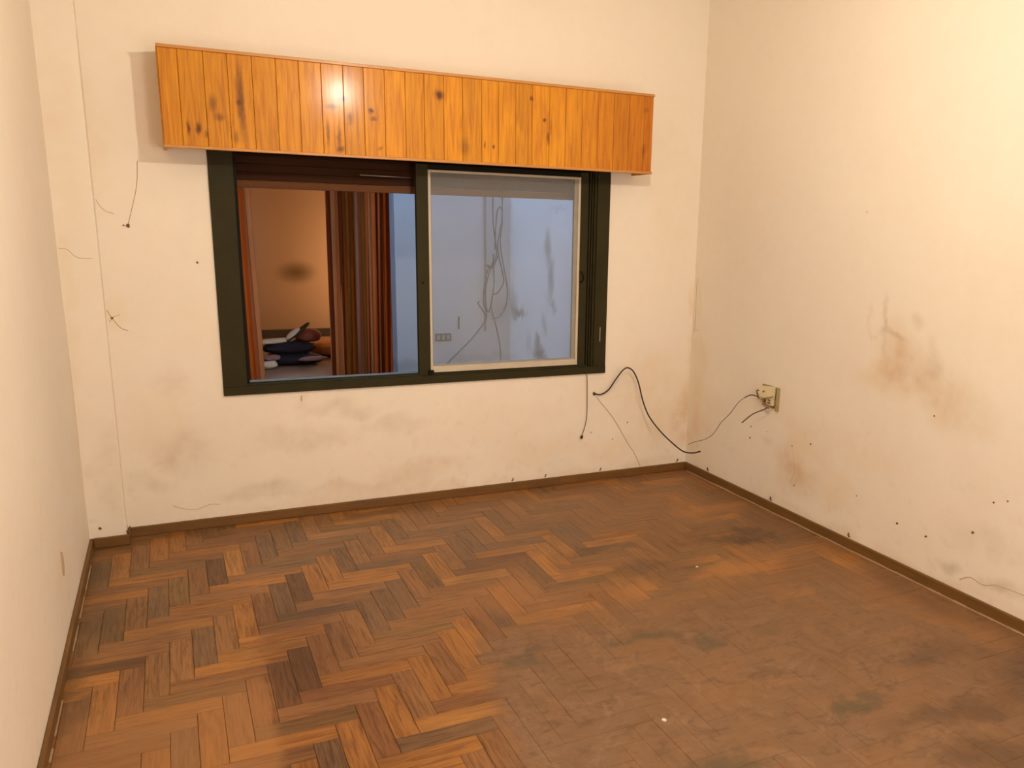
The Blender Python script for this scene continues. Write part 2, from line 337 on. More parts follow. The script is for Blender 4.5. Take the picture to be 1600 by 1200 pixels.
# boxed-in chase in the left corner
SC = [(-3.55, 2.0, .09, .5, .3, YEL), (-3.5, .4, .1, .3, .3, GRY), (-3.6, 1.2, .05, .6, .3, YEL)]
ch = grid_wall('wall_chase', steps(XL, CX, .0125), steps(0, CH, .0125), lambda u, v: np.stack([u, u*0-CD, v], 1), (0, -1, 0), SC, 8, M_wall, None, [(XL, CX, -CD+.006, .012, 0, CH)])
ch.name = 'wall_chase'; struct(ch, 'narrow cream boxed-in pipe chase in the left corner')
SR = [(-1.80, 1.03, .20, .19, .85, BRN), (-1.70, .93, .22, .10, .45, YEL), (-1.688, 1.19, .022, .20, .75, GRY), (-1.72, 1.14, .17, .018, .6, GRY), (-1.59, 1.19, .02, .12, .4, GRY), (-1.90, 1.24, .05, .05, .6, GRY), (-1.955, .96, .25, .14, .6, BRN), (-2.18, .88, .25, .14, .55, BRN), (-2.0, 1.10, .05, .12, .4, GRY),
      (-1.21, .46, .20, .20, .60, YEL), (-1.12, .28, .2, .16, .75, BRN), (-1.45, .28, .2, .14, .5, YEL), (-1.59, .55, .3, .14, .3, YEL), (-.27, .44, .16, .2, .35, PNK), (-2.22, .155, .09, .05, .85, GRY), (-2.46, .13, .12, .05, .6, GRY), (-2.6, .16, .2, .05, .6, GRY),
      (-1.02, .64, .12, .16, .35, YEL), (-2.4, .33, .25, .1, .3, GRY), (-.88, .40, .06, .05, .4, GRY), (-.1, .62, .12, .5, .55, YEL), (-.05, 1.2, .05, .25, .4, YEL), (-.1, .3, .1, .2, .5, PNK), (-.06, .98, .09, .008, .6, GRY), (-2.3, 1.4, .4, .3, .18, PNK), (-2.0, .06, 1.6, .05, .35, BRN), (-.5, 1.6, .5, .8, .15, YEL)]
wall_right = grid_wall('wall_right', steps(-3.3, 0, .0125), steps(0, CH, .0125), lambda u, v: np.stack([v*0, u, v], 1), (-1, 0, 0), SR, 21, M_wall, None,
                       [(.012, .2, YF, .0, 0, CH), (0, .012, YF, -3.3, 0, CH)])
struct(wall_right, 'stained cream plaster wall with the broken socket')
SL = [(-.9, 1.5, .5, .8, .2, PNK), (-1.1, .3, .3, .2, .3, YEL), (-2.0, 1.6, .5, .6, .2, PNK)]
wall_left = grid_wall('wall_left', steps(-3.0, 0, .025), steps(0, CH, .025), lambda u, v: np.stack([v*0+XL, u, v], 1), (1, 0, 0), SL, 31, M_wall, None,
                      [(XL-.2, XL-.012, YF, .0, 0, CH), (XL-.012, XL, YF, -3.0, 0, CH)])
struct(wall_left, 'cream plaster wall along the left side of the room')
bm = bmesh.new()
for b in ((XL-.2, -2.0, 0, CH), (-1.2, .2, 0, CH), (-2.0, -1.2, 2.05, CH)): box(bm, b[0], b[1], YF-.2, YF, b[2], b[3])  # opening added to let the fill light in
struct(bm_obj('wall_front', bm, M_wall_plain), 'cream plaster wall behind the viewer with an opening added for the fill light')
struct(bx('ceiling', M_ceil, (XL-.2, .2, YF-.2, .0, CH, CH+.15)), 'pale plaster ceiling of the room')
# ------------------------------------------------------------ floor with herringbone blocks
floor = struct(bx('floor', M_sub, (XL-.2, .2, YF-.2, .2, -.12, -.008)), 'worn herringbone parquet floor')
W, X0, Y0 = .0827, -3.1917, -1.228
def block_mesh(x0, x1, y0, y1, horiz, tight=False):
    g, b = (.0003, .0007) if tight else (.0006, .0012); zt, zb = 0.0, -.009
    x0 += g; x1 -= g; y0 += g; y1 -= g
    V = [(x0, y0, zb), (x1, y0, zb), (x1, y1, zb), (x0, y1, zb), (x0, y0, zt-b), (x1, y0, zt-b), (x1, y1, zt-b), (x0, y1, zt-b),
         (x0+b, y0+b, zt), (x1-b, y0+b, zt), (x1-b, y1-b, zt), (x0+b, y1-b, zt)]
    F = [(0, 1, 5, 4), (1, 2, 6, 5), (2, 3, 7, 6), (3, 0, 4, 7), (4, 5, 9, 8), (5, 6, 10, 9), (6, 7, 11, 10), (7, 4, 8, 11), (8, 9, 10, 11)]
    UV = [(v[0], v[1]) if horiz else (v[1], -v[0]) for v in V]
    return V, F, UV
def make_block_me(name, items):
    V, F, UV, T = [], [], [], []
    for (v, f, uv, t, du) in items:
        n = len(V); V += v; F += [tuple(n+q for q in a) for a in f]; UV += [(a+du, b+du*.7) for a, b in uv]; T += [t]*len(v)
    me = bpy.data.meshes.new(name); me.from_pydata(V, [], F)
    l = me.uv_layers.new(name='UVMap'); idx = np.empty(len(me.loops), 'i'); me.loops.foreach_get('vertex_index', idx)
    l.data.foreach_set('uv', np.array(UV, 'f')[idx].ravel())
    a = me.color_attributes.new('tone', 'FLOAT_COLOR', 'POINT'); a.data.foreach_set('color', np.array([(*t, 1) for t in T], 'f').ravel())
    me.materials.append(M_floor); return me
OR = (.44, .185, .040); BR_ = (.47, .21, .05); TAN = (.30, .142, .052); OLV = (.20, .112, .040); MID = (.27, .120, .042); DRK = (.125, .058, .022); DG = (.165, .098, .050); RED = (.235, .098, .036); PUR = (.15, .066, .036)
SPEC = {('v', 0, -4): DG, ('h', -4, -1): TAN, ('h', -3, 0): BR_, ('h', -6, -3): DRK, ('h', -5, -2): MID, ('v', -5, 7): OLV, ('v', -4, 0): OLV, ('v', -5, -1): OLV, ('v', -3, 1): MID, ('h', -6, 13): OLV, ('v', -1, 3): OLV, ('v', 1, 5): DRK, ('v', 2, 6): BR_,
        ('v', 4, 0): DG, ('v', 5, 1): DRK, ('v', 6, 2): OR, ('v', 7, 3): OR, ('v', 8, 4): OLV, ('v', 10, -2): DG, ('v', 9, -3): DG, ('v', 12, 0): OLV, ('v', 11, -1): TAN, ('v', 8, -4): DG, ('v', 7, -5): TAN, ('v', 6, -6): TAN, ('v', 3, -9): DRK, ('v', 4, -8): DRK, ('v', 5, -7): MID,
        ('h', 4, -9): RED, ('h', 5, -8): OR, ('v', 6, -14): RED, ('v', 7, -13): OR, ('h', 8, -13): BR_, ('v', 8, -12): TAN, ('v', 9, -11): OR, ('h', 15, 2): PUR, ('v', 16, 4): DG, ('v', 15, 3): DG, ('h', 13, 0): BR_, ('v', 10, -10): MID, ('h', 10, -11): OR, ('v', 11, -9): OR,
        ('v', 1, -3): TAN, ('v', 2, -2): OR, ('v', -1, -5): TAN, ('v', -2, -6): TAN, ('v', -4, -8): OR, ('h', 9, -12): RED, ('h', 7, -6): TAN, ('h', 6, 1): TAN, ('h', 7, 2): OR, ('h', -2, 1): MID, ('h', -1, 2): OR, ('h', 3, -10): TAN, ('h', 2, -3): OR, ('h', 2, -11): OLV, ('h', 1, -4): BR_, ('h', 0, -5): OR}
blocks = []; rng = random.Random(11)
for i in range(-14, 52):
    for j in range(-60, 24):
        k = (i-j+3) % 8
        if k == 0: key = ('h', i, j); r = (X0+W*i, X0+W*(i+4), Y0+W*j, Y0+W*(j+1))
        elif k == 7: key = ('v', i, j); r = (X0+W*i, X0+W*(i+1), Y0+W*j, Y0+W*(j+4))
        else: continue
        r = (max(r[0], XL+.002), min(r[1], -.002), max(r[2], YF+.002), min(r[3], -.002))
        if r[1]-r[0] < .008 or r[3]-r[2] < .008: continue
        if r[0] < CX and r[3] > -CD-.002:
            if r[1] <= CX+.03: r = (r[0], r[1], r[2], -CD-.002)
            if r[3]-r[2] < .008: continue
        t = SPEC.get(key) or rng.choice([OR, OR, TAN, TAN, TAN, MID, MID, MID, OLV, TAN, OR, DG])
        t = tuple(a*.72+b*.28 for a, b in zip(t, (.31, .140, .038)))
        q = rng.uniform(.88, 1.12); t = tuple(a*q for a in t)
        cxm, cym = (r[0]+r[1])/2, (r[2]+r[3])/2
        # size in the picture: seen from the camera, with the frame's limits
        dv = Vector((cxm, cym, 0))-CAM; z = dv.dot(_f); px = 902+1300*dv.dot(_r2)/z; py = 647-1300*dv.dot(_u2)/z
        vis = z > .3 and -60 < px < 1660 and py < 1260
        area = (r[1]-r[0])*(r[3]-r[2])/(z*z)*(1.65/dv.length) if vis else 0
        blocks.append((area, key[0] == 'h', r, t))
blocks.sort(key=lambda b: -b[0])
shared = {}; rest = []
for n, (area, hz, r, t) in enumerate(blocks):
    if n < 300 and area > 0:
        tight = (r[0]+r[1])/2-.2*(r[2]+r[3])/2 > -1.75 and (r[2]+r[3])/2 < -1.65 and (r[0]+r[1])/2 < -.35
        sz = (tight, hz, round(r[1]-r[0], 3), round(r[3]-r[2], 3))
        if sz not in shared:
            v, f, uv = block_mesh(0, r[1]-r[0], 0, r[3]-r[2], hz, tight); shared[sz] = make_block_me('parquet_block', [(v, f, uv, (1, 1, 1), 0)])
        o = link('parquet_block', shared[sz], None, floor, (r[0], r[2], rng.uniform(-.0006, .0006))); o.color = (*t, 1)
    else:
        v, f, uv = block_mesh(*r, hz); rest.append((v, f, uv, t, rng.uniform(0, 50)))
o = link('parquet_block', make_block_me('parquet_rest', rest), None, floor, (0, 0, 0)); o['kind'] = 'stuff'; o.color = (1, 1, 1, 1); o.name = 'distant_parquet'
# ------------------------------------------------------------ baseboards
def board(name, b, parent=None):
    bm = bmesh.new(); box(bm, *b, bev=.003); return bm_obj(name, bm, M_base, parent)
HB = .053
b1 = struct(board('baseboard_back', (CX+.001, -.001, -.015, -.0005, .0005, HB)), 'brown wooden baseboard below the window wall')
b2 = struct(board('baseboard_chase', (XL+.016, CX+.012, -CD-.015, -CD-.0005, .0005, HB)), 'short brown baseboard piece across the corner chase')
b3 = struct(board('baseboard_right', (-.015, -.0005, YF+.001, -.016, .0005, HB+.003)), 'brown wooden baseboard along the right wall')
b4 = struct(board('baseboard_left', (XL+.0005, XL+.015, YF+.001, -CD-.002, .0005, HB)), 'brown wooden baseboard along the left wall')
board('end_return', (CX+.0005, CX+.013, -CD-.001, -.0155, .0005, HB-.001), b2)
bm = bmesh.new()
for k in range(46):   # flaky line of dust along the foot of the right board
    y = -.05-k*.07
    if random.random() < .88: box(bm, -.021-random.random()*.004, -.0155, y-.07, y, .0003, .003+random.random()*.003)
bm_obj('dust_line', bm, M_dust, b3)
bm = bmesh.new()
for k in range(30):
    y = -.35-k*.075
    if random.random() < .8: box(bm, XL+.0155, XL+.019+random.random()*.003, y-.075, y, .0003, .002+random.random()*.003)
bm_obj('dust_line', bm, M_dust, b4)
# nails, holes, cracks and scars are parts of the walls
def disc(name, parent, c, n, r, mat, h=.0015, jag=.25, asp=1.0):
    bm = bmesh.new(); n = Vector(n); a = n.orthogonal().normalized() if abs(n.z) > .5 else Vector((0, 0, 1)); b = n.cross(a)
    top, bot = [], []
    for q in range(9):
        rr = r*(1+random.uniform(-jag, jag)); t = q*2*math.pi/9
        p = Vector(c)+a*math.cos(t)*rr*asp+b*math.sin(t)*rr
        bot.append(bm.verts.new(p-n*.004)); top.append(bm.verts.new(p+n*h))
    bm.faces.new(top); [bm.faces.new((bot[q], bot[(q+1) % 9], top[(q+1) % 9], top[q])) for q in range(9)]
    bmesh.ops.recalc_face_normals(bm, faces=bm.faces)
    return bm_obj(name, bm, mat, parent)
for (y, z, r) in [(-1.905, .244, .0065), (-2.084, .240, .007), (-2.331, .347, .008), (-1.244, .487, .0065), (-1.093, .438, .004), (-2.049, .823, .005), (-2.414, .515, .005), (-2.479, .541, .004), (-.702, .394, .006), (-.705, .466, .005), (-1.137, .215, .004), (-1.62, .30, .003), (-.86, .47, .003), (-1.5, 1.75, .003)]:
    disc('nail_hole', wall_right, (0, y, z), (-1, 0, 0), r*.8, M_hole, .004)
for (x, z, r) in [(-3.031, 1.423, .0055), (-3.328, 1.598, .009), (-3.347, 1.601, .004), (-.479, .374, .005), (-.587, .269, .004), (-3.436, 1.15, .006), (-.75, .33, .003)]:
    disc('nail_hole', wall_back, (x, 0, z), (0, -1, 0), r, M_hole, .0045)
disc('nail_hole', ch, (XL+.05, -CD, .10), (0, -1, 0), .008, M_hole, .003)
for (x, y, d) in [(-1.303, 0, 'b'), (-1.076, 0, 'b'), (-.676, 0, 'b'), (-.073, 0, 'b'), (0, -.284, 'r'), (0, -.947, 'r'), (0, -1.599, 'r')]:
    if d == 'b': tube('bent_nail', [(x, .01, .058), (x, -.008, .066), (x+.003, -.014, .082)], .0035, M_hole, wall_back, 6, 3)
    else: tube('bent_nail', [(.01, y, .062), (-.008, y, .07), (-.012, y-.003, .088)], .0045, M_hole, wall_right, 6, 3)
tube('bent_nail', [(CX+.01, .0, .055), (CX+.004, -.1, .06), (CX+.002, -.112, .075)], .004, M_hole, ch, 6, 3)
tube('crack', [(-3.263, .0, 1.906), (-3.275, 0, 1.79), (-3.308, 0, 1.669), (-3.327, 0, 1.607)], .0013, M_crack, wall_back, 6, 4)
tube('crack', [(-3.455, 0, 1.72), (-3.44, 0, 1.69), (-3.418, 0, 1.666), (-3.383, 0, 1.655)], .0016, M_scar, wall_back, 6, 4)
tube('crack', [(-3.455, 0, 1.19), (-3.436, 0, 1.15), (-3.404, 0, 1.101), (-3.37, 0, 1.085)], .0022, M_scar, wall_back, 6, 4)
tube('crack', [(-3.45, 0, 1.13), (-3.43, 0, 1.155), (-3.40, 0, 1.165)], .0016, M_scar, wall_back, 6, 4)
tube('crack', [(-3.62, -CD, 1.491), (-3.586, -CD, 1.486), (-3.55, -CD, 1.45), (-3.49, -CD, 1.445)], .0016, M_scar, ch, 6, 4)
tube('crack', [(-3.24, 0, .145), (-3.18, 0, .118), (-3.118, 0, .111), (-3.06, 0, .128), (-3.005, 0, .122)], .0018, M_scar, wall_back, 6, 4)
tube('crack', [(0, -2.298, .107), (0, -2.35, .138), (0, -2.42, .130), (0, -2.491, .157), (0, -2.62, .165)], .003, M_scar, wall_right, 6, 4)
tube('crack', [(0, -1.10, .40), (0, -1.13, .30), (0, -1.10, .22)], .0016, M_scar, wall_right, 6, 4)
tube('crack', [(0, -.03, 1.33), (0, -.028, 1.2), (0, -.031, 1.1), (0, -.029, .97)], .0022, M_scar, wall_right, 6, 4)
disc('paint_scar', wall_left, (XL, -1.10, .31), (1, 0, 0), .032, M_scar, .0015, .25, 1.9)
disc('paint_scar', wall_back, (-2.556, 0, .683), (0, -1, 0), .005, M_scar, .002, .2, 4)
# ------------------------------------------------------------ window
win = struct(empty('window_1', ((WX0+WX1)/2, .05, WZ0)), 'dark green framed sliding window, left half open')
def part(name, mat, b, parent=win, bev=.0015): return bx(name, mat, b, parent, bev)
fr = part('frame', M_green, (WX0, WX0+.118, -.012, .10, WZ0+.046, WZ1))
part('frame_left_lip', M_green_in, (WX0+.118, WX0+.134, .012, .10, WZ0+.046, WZ1-.05))
part('frame_right', M_green, (-.752, WX1, -.012, .10, WZ0+.046, WZ1))
part('frame_sill', M_green, (WX0, WX1, -.016, .10, WZ0, WZ0+.046))
part('frame_head', M_green_in, (WX0+.118, -.752, -.006, .10, 1.975, WZ1))  # near-black green: shade of the frame top is put into its colour
# vertical tracks beside the right jamb
for x0, x1, y0 in ((-.766, -.752, .0), (-.778, -.770, .010), (-.792, -.784, .016)):
    part('track', M_green, (x0, x1, y0, .10, WZ0+.046, 1.975), win, .001)
part('track_back', M_green_in, (-.80, -.752, .05, .0995, WZ0+.046, 1.975))
part('sill_rail', M_green, (WX0+.118, -.80, .0, .012, WZ0+.046, WZ0+.056))
part('sill_rail', M_green, (WX0+.118, -.80, .046, .058, WZ0+.046, WZ0+.056))
part('outer_sill', plain('weathered_sill', (.17, .17, .14), .8, .3, 20), (WX0, WX1, .10, .26, WZ0-.03, WZ0+.030))
part('scratch_mark', M_beige, (-.712, -.709, -.0135, -.0115, .93, 1.02), win, 0)
# sash
sx0, sx1, sz0, sz1 = -1.885, -.805, WZ0+.057, 1.968
sash = empty('sash', (0, 0, 0), win)
def sp(name, mat, b, bev=.0015): return bx(name, mat, b, sash, bev)
sp('sash_stile', M_green, (sx0, sx0+.068, .010, .044, sz0-.010, sz1)); sp('sash_stile', M_green, (sx1-.055, sx1, .010, .044, sz0-.010, sz1))
sp('sash_rail', M_green, (sx0+.068, sx1-.055, .014, .044, sz0-.008, sz0+.004)); sp('sash_rail', M_green_in, (sx0+.068, sx1-.055, .012, .044, 1.938, sz1))
bm = bmesh.new(); a0, a1, c0, c1 = sx0+.068, sx1-.055, sz0+.004, 1.938
box(bm, a0, a0+.013, .006, .034, c0, c1, .001); box(bm, a1-.016, a1, .006, .034, c0, c1, .001); box(bm, a0+.013, a1-.016, .006, .034, c1-.013, c1, .001); box(bm, a0+.013, a1-.016, .004, .036, c0, c0+.036, .002)
bm_obj('beading', bm, M_beige, sash)
bm = bmesh.new(); box(bm, a0+.013, a0+.018, .012, .032, c0+.036, c1-.013); box(bm, a1-.040, a1-.016, .014, .034, c0+.036, c1-.013, .001); box(bm, a0+.018, a1-.040, .012, .034, c0+.036, c0+.045)
bm_obj('inner_beading', bm, M_beige_d, sash)
def dusty_glass():
    t = NT('dusty_glass'); t.n.remove(t.b)
    tr = t.node('ShaderNodeBsdfTransparent', i_0=(.97, .97, .98, 1)); df = t.node('ShaderNodeBsdfDiffuse', i_0=(.52, .55, .56, 1)); gl = t.node('ShaderNodeBsdfGlossy'); gl.inputs['Roughness'].default_value = .05
    P = t.pos(); f = t.ramp(t.noise(P, 2.5, 4), .3, .7, .13, .165)
    m1 = t.node('ShaderNodeMixShader'); t.set(m1.inputs[0], f); t.l.new(tr.outputs[0], m1.inputs[1]); t.l.new(df.outputs[0], m1.inputs[2])
    m2 = t.node('ShaderNodeMixShader', i_0=.025); t.l.new(m1.outputs[0], m2.inputs[1]); t.l.new(gl.outputs[0], m2.inputs[2]); t.l.new(m2.outputs[0], t.out.inputs[0]); return t.m
M_glass = dusty_glass()
sp('pane', M_glass, (a0+.013, a1-.016, .020, .024, c0+.036, c1-.013), 0)
# latch and pull
bm = bmesh.new(); box(bm, sx0+.052, sx0+.085, -.004, .012, sz0-.008, sz0+.020, .003); bm_obj('latch', bm, M_green_in, sash)
tube('pull_hook', [(-.848, .008, 1.37), (-.846, -.010, 1.365), (-.838, -.014, 1.34), (-.842, -.010, 1.315), (-.848, .008, 1.305)], .0045, M_green_in, sash)
disc('screw_head', sash, (sx0+.03, .0100, 1.31), (0, -1, 0), .008, M_green_in, .003, .02)
tube('guide_rod', [(-2.18, .072, 1.895), (-1.90, .072, 1.892)], .0035, M_brass, win)
offset_children(win)
# ------------------------------------------------------------ roller shutter
rs = empty('roller_shutter', (-1.81, .14, 1.82))
tag(rs, 'brown wooden roller shutter, slats darkened for shade, rolled up above the window opening', 'shutter')
for k in range(5):
    z0 = 1.846+k*.0415
    bm = bmesh.new(); box(bm, -2.86, -.70, .132, .150, z0, z0+.0415, .003); o = bm_obj('slat', bm, M_shutter_shaded, rs)
o = bx('bottom_rail', M_shutter_lit, (-2.86, -.70, .128, .154, 1.806, 1.845), rs, .003)
offset_children(rs)
# ------------------------------------------------------------ pelmet
PX0, PX1, PZ0, PZ1, PD = -3.143, -.500, 1.963, 2.417, .22
pel = empty('pelmet', ((PX0+PX1)/2, -PD/2, PZ0)); tag(pel, 'varnished orange pine board pelmet box above the window', 'pelmet')
edges = [PX0+.004, -3.056, -2.946, -2.841, -2.731, -2.622, -2.515, -2.408, -2.301, -2.199, -2.092, -1.984, -1.883, -1.777, -1.672, -1.564, -1.466, -1.364, -1.265, -1.159, -1.058, -.954, -.848, -.747, -.644, -.54, PX1-.004]
edges = edges[:1]+[-3.164+(e+3.164)*.9912 for e in edges[1:-1]]+edges[-1:]
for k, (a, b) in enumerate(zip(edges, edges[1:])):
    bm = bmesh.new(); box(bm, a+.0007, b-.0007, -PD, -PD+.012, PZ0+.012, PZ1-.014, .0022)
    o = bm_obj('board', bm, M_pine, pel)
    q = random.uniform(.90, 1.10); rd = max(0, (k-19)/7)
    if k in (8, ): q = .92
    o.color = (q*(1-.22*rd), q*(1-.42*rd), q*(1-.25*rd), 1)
bm = bmesh.new(); box(bm, PX0, PX1, -PD-.006, -PD+.016, PZ1-.015, PZ1, .002); bm_obj('top_molding', bm, M_mold, pel)
bm = bmesh.new(); box(bm, PX0, PX1, -PD-.006, -PD+.016, PZ0, PZ0+.014, .002); bm_obj('bottom_molding', bm, M_mold, pel)
bx('end_board', M_pine, (PX0, PX0+.016, -PD+.0125, -.0005, PZ0, PZ1-.0155), pel, .001); bx('end_board', M_pine, (PX1-.016, PX1, -PD+.0125, -.0005, PZ0, PZ1-.0155), pel, .001)
bx('top_board', M_pine, (PX0, PX1, -PD+.017, -.0005, PZ1-.015, PZ1), pel, .001)
offset_children(pel)
# ------------------------------------------------------------ cables in the room
hc = tube('hanging_cord', [(-.806, -.018, .742), (-.800, -.022, .70), (-.793, -.016, .591), (-.790, -.014, .453), (-.800, -.016, .39), (-.825, -.018, .312)], .0024, M_brownwire)
tag(hc, 'thin brown shutter cord hanging below the right window corner', 'cord')
tube('cord_end', [(-.822, -.018, .318), (-.828, -.018, .298)], .0085, M_black, hc, 8)
cb = tube('black_cable', [(-.732, -.0015, .587), (-.725, -.008, .586), (-.690, -.018, .583), (-.645, -.03, .613), (-.603, -.045, .680), (-.560, -.06, .742), (-.527, -.07, .758), (-.49, -.08, .73), (-.458, -.095, .655),
                     (-.435, -.12, .54), (-.40, -.15, .44), (-.33, -.19, .34), (-.25, -.22, .26), (-.18, -.24, .205), (-.11, -.25, .19), (-.05, -.25, .195)], .0048, M_black, None, 8, 8)
tag(cb, 'thick black cable looping out of the wall beside the window, its end loose', 'cable')
disc('cable_hole', wall_back, (-.733, 0, .587), (0, -1, 0), .012, M_hole, .001)
pw = tube('pale_wire', [(-.728, .002, .578), (-.70, -.004, .543), (-.59, -.004, .416), (-.486, -.004, .253), (-.42, -.004, .16), (-.367, -.004, .060)], .0013, M_shadowline, None, 6, 6)  # thin tube modelled in place of a second shadow of the cable
tag(pw, 'very thin line down the wall standing in for a second cable shadow', 'wire')
SW = [(-.012, -.79, .664), (-.040, -.745, .675), (-.050, -.70, .655), (-.052, -.633, .609), (-.05, -.55, .52), (-.045, -.45, .435), (-.045, -.40, .37), (-.045, -.354, .327), (-.04, -.27, .28), (-.045, -.17, .24), (-.05, -.10, .205)]
sw = tube('socket_wire', SW, lambda t: .0034 if t < .22 else .0019, M_brownwire, None, 8, 8)
tag(sw, 'long brown wire running from the broken socket down to the room corner', 'wire')
sw2 = tube('socket_wire', [(-.025, -.89, .632), (-.05, -.88, .615), (-.07, -.80, .57), (-.085, -.72, .50)], .0034, M_brownwire, None, 8, 8)
tag(sw2, 'short stiff brown wire sticking out below the broken socket', 'wire')
# ------------------------------------------------------------ broken socket
sk = empty('wall_socket', (0, -.87, .68)); tag(sk, 'broken yellowed socket with wires hanging out on the right wall', 'socket')
bm = bmesh.new()   # surface box: rim and back
box(bm, -.022, -.0005, -.952, -.940, .612, .752, .002); box(bm, -.014, -.0005, -.940, -.80, .742, .752, .001); box(bm, -.005, -.0005, -.940, -.80, .622, .742, .001)
bm_obj('back_box', bm, M_ivory_d, sk)
bm = bmesh.new(); r = bmesh.ops.create_cube(bm, size=1)
for v in r['verts']: v.co = Vector((v.co.x*.012, v.co.y*.125, v.co.z*.072))
bmesh.ops.bevel(bm, geom=bm.edges[:], offset=.003, segments=2, affect='EDGES')
o = bm_obj('cover_plate', bm, M_ivory, sk, (-.028, -.868, .715)); o.rotation_euler = (math.radians(-5), math.radians(14), math.radians(8))
bm = bmesh.new(); box(bm, -.030, -.006, -.925, -.862, .640, .685, .003); bm_obj('outlet_module', bm, M_ivory, sk)
bm = bmesh.new(); box(bm, -.036, -.028, -.905, -.885, .652, .660, .001); box(bm, -.036, -.028, -.905, -.885, .668, .674, .001); bm_obj('contact', bm, M_hole, sk)
tube('wire_loop', [(-.02, -.79, .66), (-.045, -.792, .70), (-.050, -.812, .695), (-.048, -.835, .668), (-.045, -.87, .680), (-.03, -.93, .70)], .0038, M_ivory_d, sk)
tube('wire_stub', [(-.01, -.80, .70), (-.05, -.80, .715), (-.055, -.822, .672)], .0036, M_brownwire, sk)
tube('wire_stub', [(-.012, -.85, .64), (-.045, -.865, .650), (-.045, -.885, .632), (-.02, -.905, .640)], .0045, M_copper, sk)
tube('wire_stub', [(-.012, -.83, .655), (-.04, -.85, .640), (-.035, -.90, .622)], .0036, M_copper, sk)
tube('wire_stub', [(-.03, -.845, .722), (-.045, -.85, .715), (-.045, -.86, .722)], .003, M_brownwire, sk)
offset_children(sk)
# ------------------------------------------------------------ paint chips on the floor
for (x, y, r, lab) in [(-1.75, -2.57, .010, 'small white paint chip lying on the dusty grey patch of parquet'), (-.90, -1.50, .007, 'tiny white paint chip on the parquet near the dark stain')]:
    bm = bmesh.new(); pts = [(math.cos(a)*r*random.uniform(.6, 1.1), math.sin(a)*r*random.uniform(.6, 1.1)) for a in np.linspace(0, 5.4, 7)]
    top = [bm.verts.new((p[0], p[1], .003+random.random()*.001)) for p in pts]; bot = [bm.verts.new((p[0], p[1], .0)) for p in pts]
    bm.faces.new(top); bm.faces.new(bot[::-1]); [bm.faces.new((bot[q], bot[(q+1) % 7], top[(q+1) % 7], top[q])) for q in range(7)]
    tag(bm_obj('paint_chip', bm, M_chip, None, (x, y, .0007)), lab, 'chip')
# ------------------------------------------------------------ lamps
def emit(name, c, s):
    t = NT(name); t.b.inputs['Base Color'].default_value = (0.8, .8, .8, 1); t.b.inputs['Emission Color'].default_value = (*c, 1); t.b.inputs['Emission Strength'].default_value = s; return t.m
def bulb(name, loc, top, mat, label, r=.034):
    root = empty(name, loc); tag(root, label, 'lamp')
    bm = bmesh.new(); bmesh.ops.create_uvsphere(bm, u_segments=14, v_segments=9, radius=r)
    for v in bm.verts:
        if v.co.z > r*.3: k = (v.co.z-r*.3)/(r*.7); v.co.x *= 1-.35*k; v.co.y *= 1-.35*k; v.co.z += .02*k
    bm_obj('bulb', bm, mat, root, smooth=True)
    z = r+.021
    tube('bulb_socket', [(0, 0, z), (0, 0, z+.05)], .018, M_black, root, 12)
    tube('cord', [(0, 0, z+.05), (0, 0, top-loc[2]-.025)], .003, M_black, root, 6)
    tube('ceiling_rose', [(0, 0, top-loc[2]-.025), (0, 0, top-loc[2]-.001)], .045, M_ivory, root, 16)
    return root
bulb('pendant_lamp', tuple(LAMP), CH, emit('warm_bulb', BULB_COL, BULB), 'bare warm bulb hanging on a cord from the room ceiling')
# ------------------------------------------------------------ patio outside the window
PY, PXS, PH = 1.60, -.70, 4.2
def patio_plaster(name, base):
    t = NT(name); P = t.pos()
    c = t.mix(t.noise(P, 2.5, 4), rgba(*base), rgba(*[x*1.13 for x in base]))
    Pn = t.vmath('ADD', P, t.vmath('MULTIPLY', t.vmath('SUBTRACT', t.noise(P, 11, 4, .65, 0, True), (.5, .5, .5)), (.10, .14, .22)))
    for (c0, r, s) in [((PXS, .855, 1.50), (.3, .065, .18), .62), ((PXS, .80, 1.28), (.3, .06, .20), .62), ((PXS, .75, 1.08), (.3, .05, .07), .5), ((PXS, .90, .93), (.3, .05, .1), .4), ((PXS, 1.40, .97), (.3, .15, .06), .85), ((PXS, 1.52, 1.02), (.3, .1, .16), .45),
                       ((PXS, .98, .70), (.3, .13, .09), .95), ((PXS, 1.02, .80), (.3, .05, .10), .8), ((PXS, .6, .6), (.3, .2, .06), .4), ((PXS, 1.2, .75), (.3, .05, .12), .3), ((PXS, .7, 1.75), (.3, .15, .02), .25), ((-.80, PY, .95), (.10, .3, .14), .35), ((-1.65, PY, .55), (.5, .3, .06), .4), ((-.9, PY, .6), (.4, .3, .05), .3)]:
        r = (r[0], r[1]*1.6, r[2]*1.15)
        c = t.mix(t.blob(Pn, c0, r, s, .1), c, rgba(.22, .215, .20))
    t.bump(t.noise(P, 22, 4), .3, .006)
    return t.fin(c, .85, .2)
M_patio = patio_plaster('patio_plaster', (.46, .475, .50)); M_patio_skylit = patio_plaster('patio_plaster_skylit', (.74, .78, .80))  # skylight on the side wall put into its colour as a lighter copy
M_side = M_patio_skylit
struct(bx('wall_patio', M_side, (PXS, PXS+.15, .2, PY+.15, -.1, PH)), 'pale damp-stained side wall of the patio outside')
OX0, OX1, OZ0, OZ1 = -3.05, -1.625, .30, 2.15
bm = bmesh.new()
for b in ((-4.2, OX0, PY, PY+.15, -.1, PH), (OX1, PXS, PY, PY+.15, -.1, PH), (OX0, OX1, PY, PY+.15, -.1, OZ0), (OX0, OX1, PY, PY+.15, OZ1, PH)): box(bm, *b)
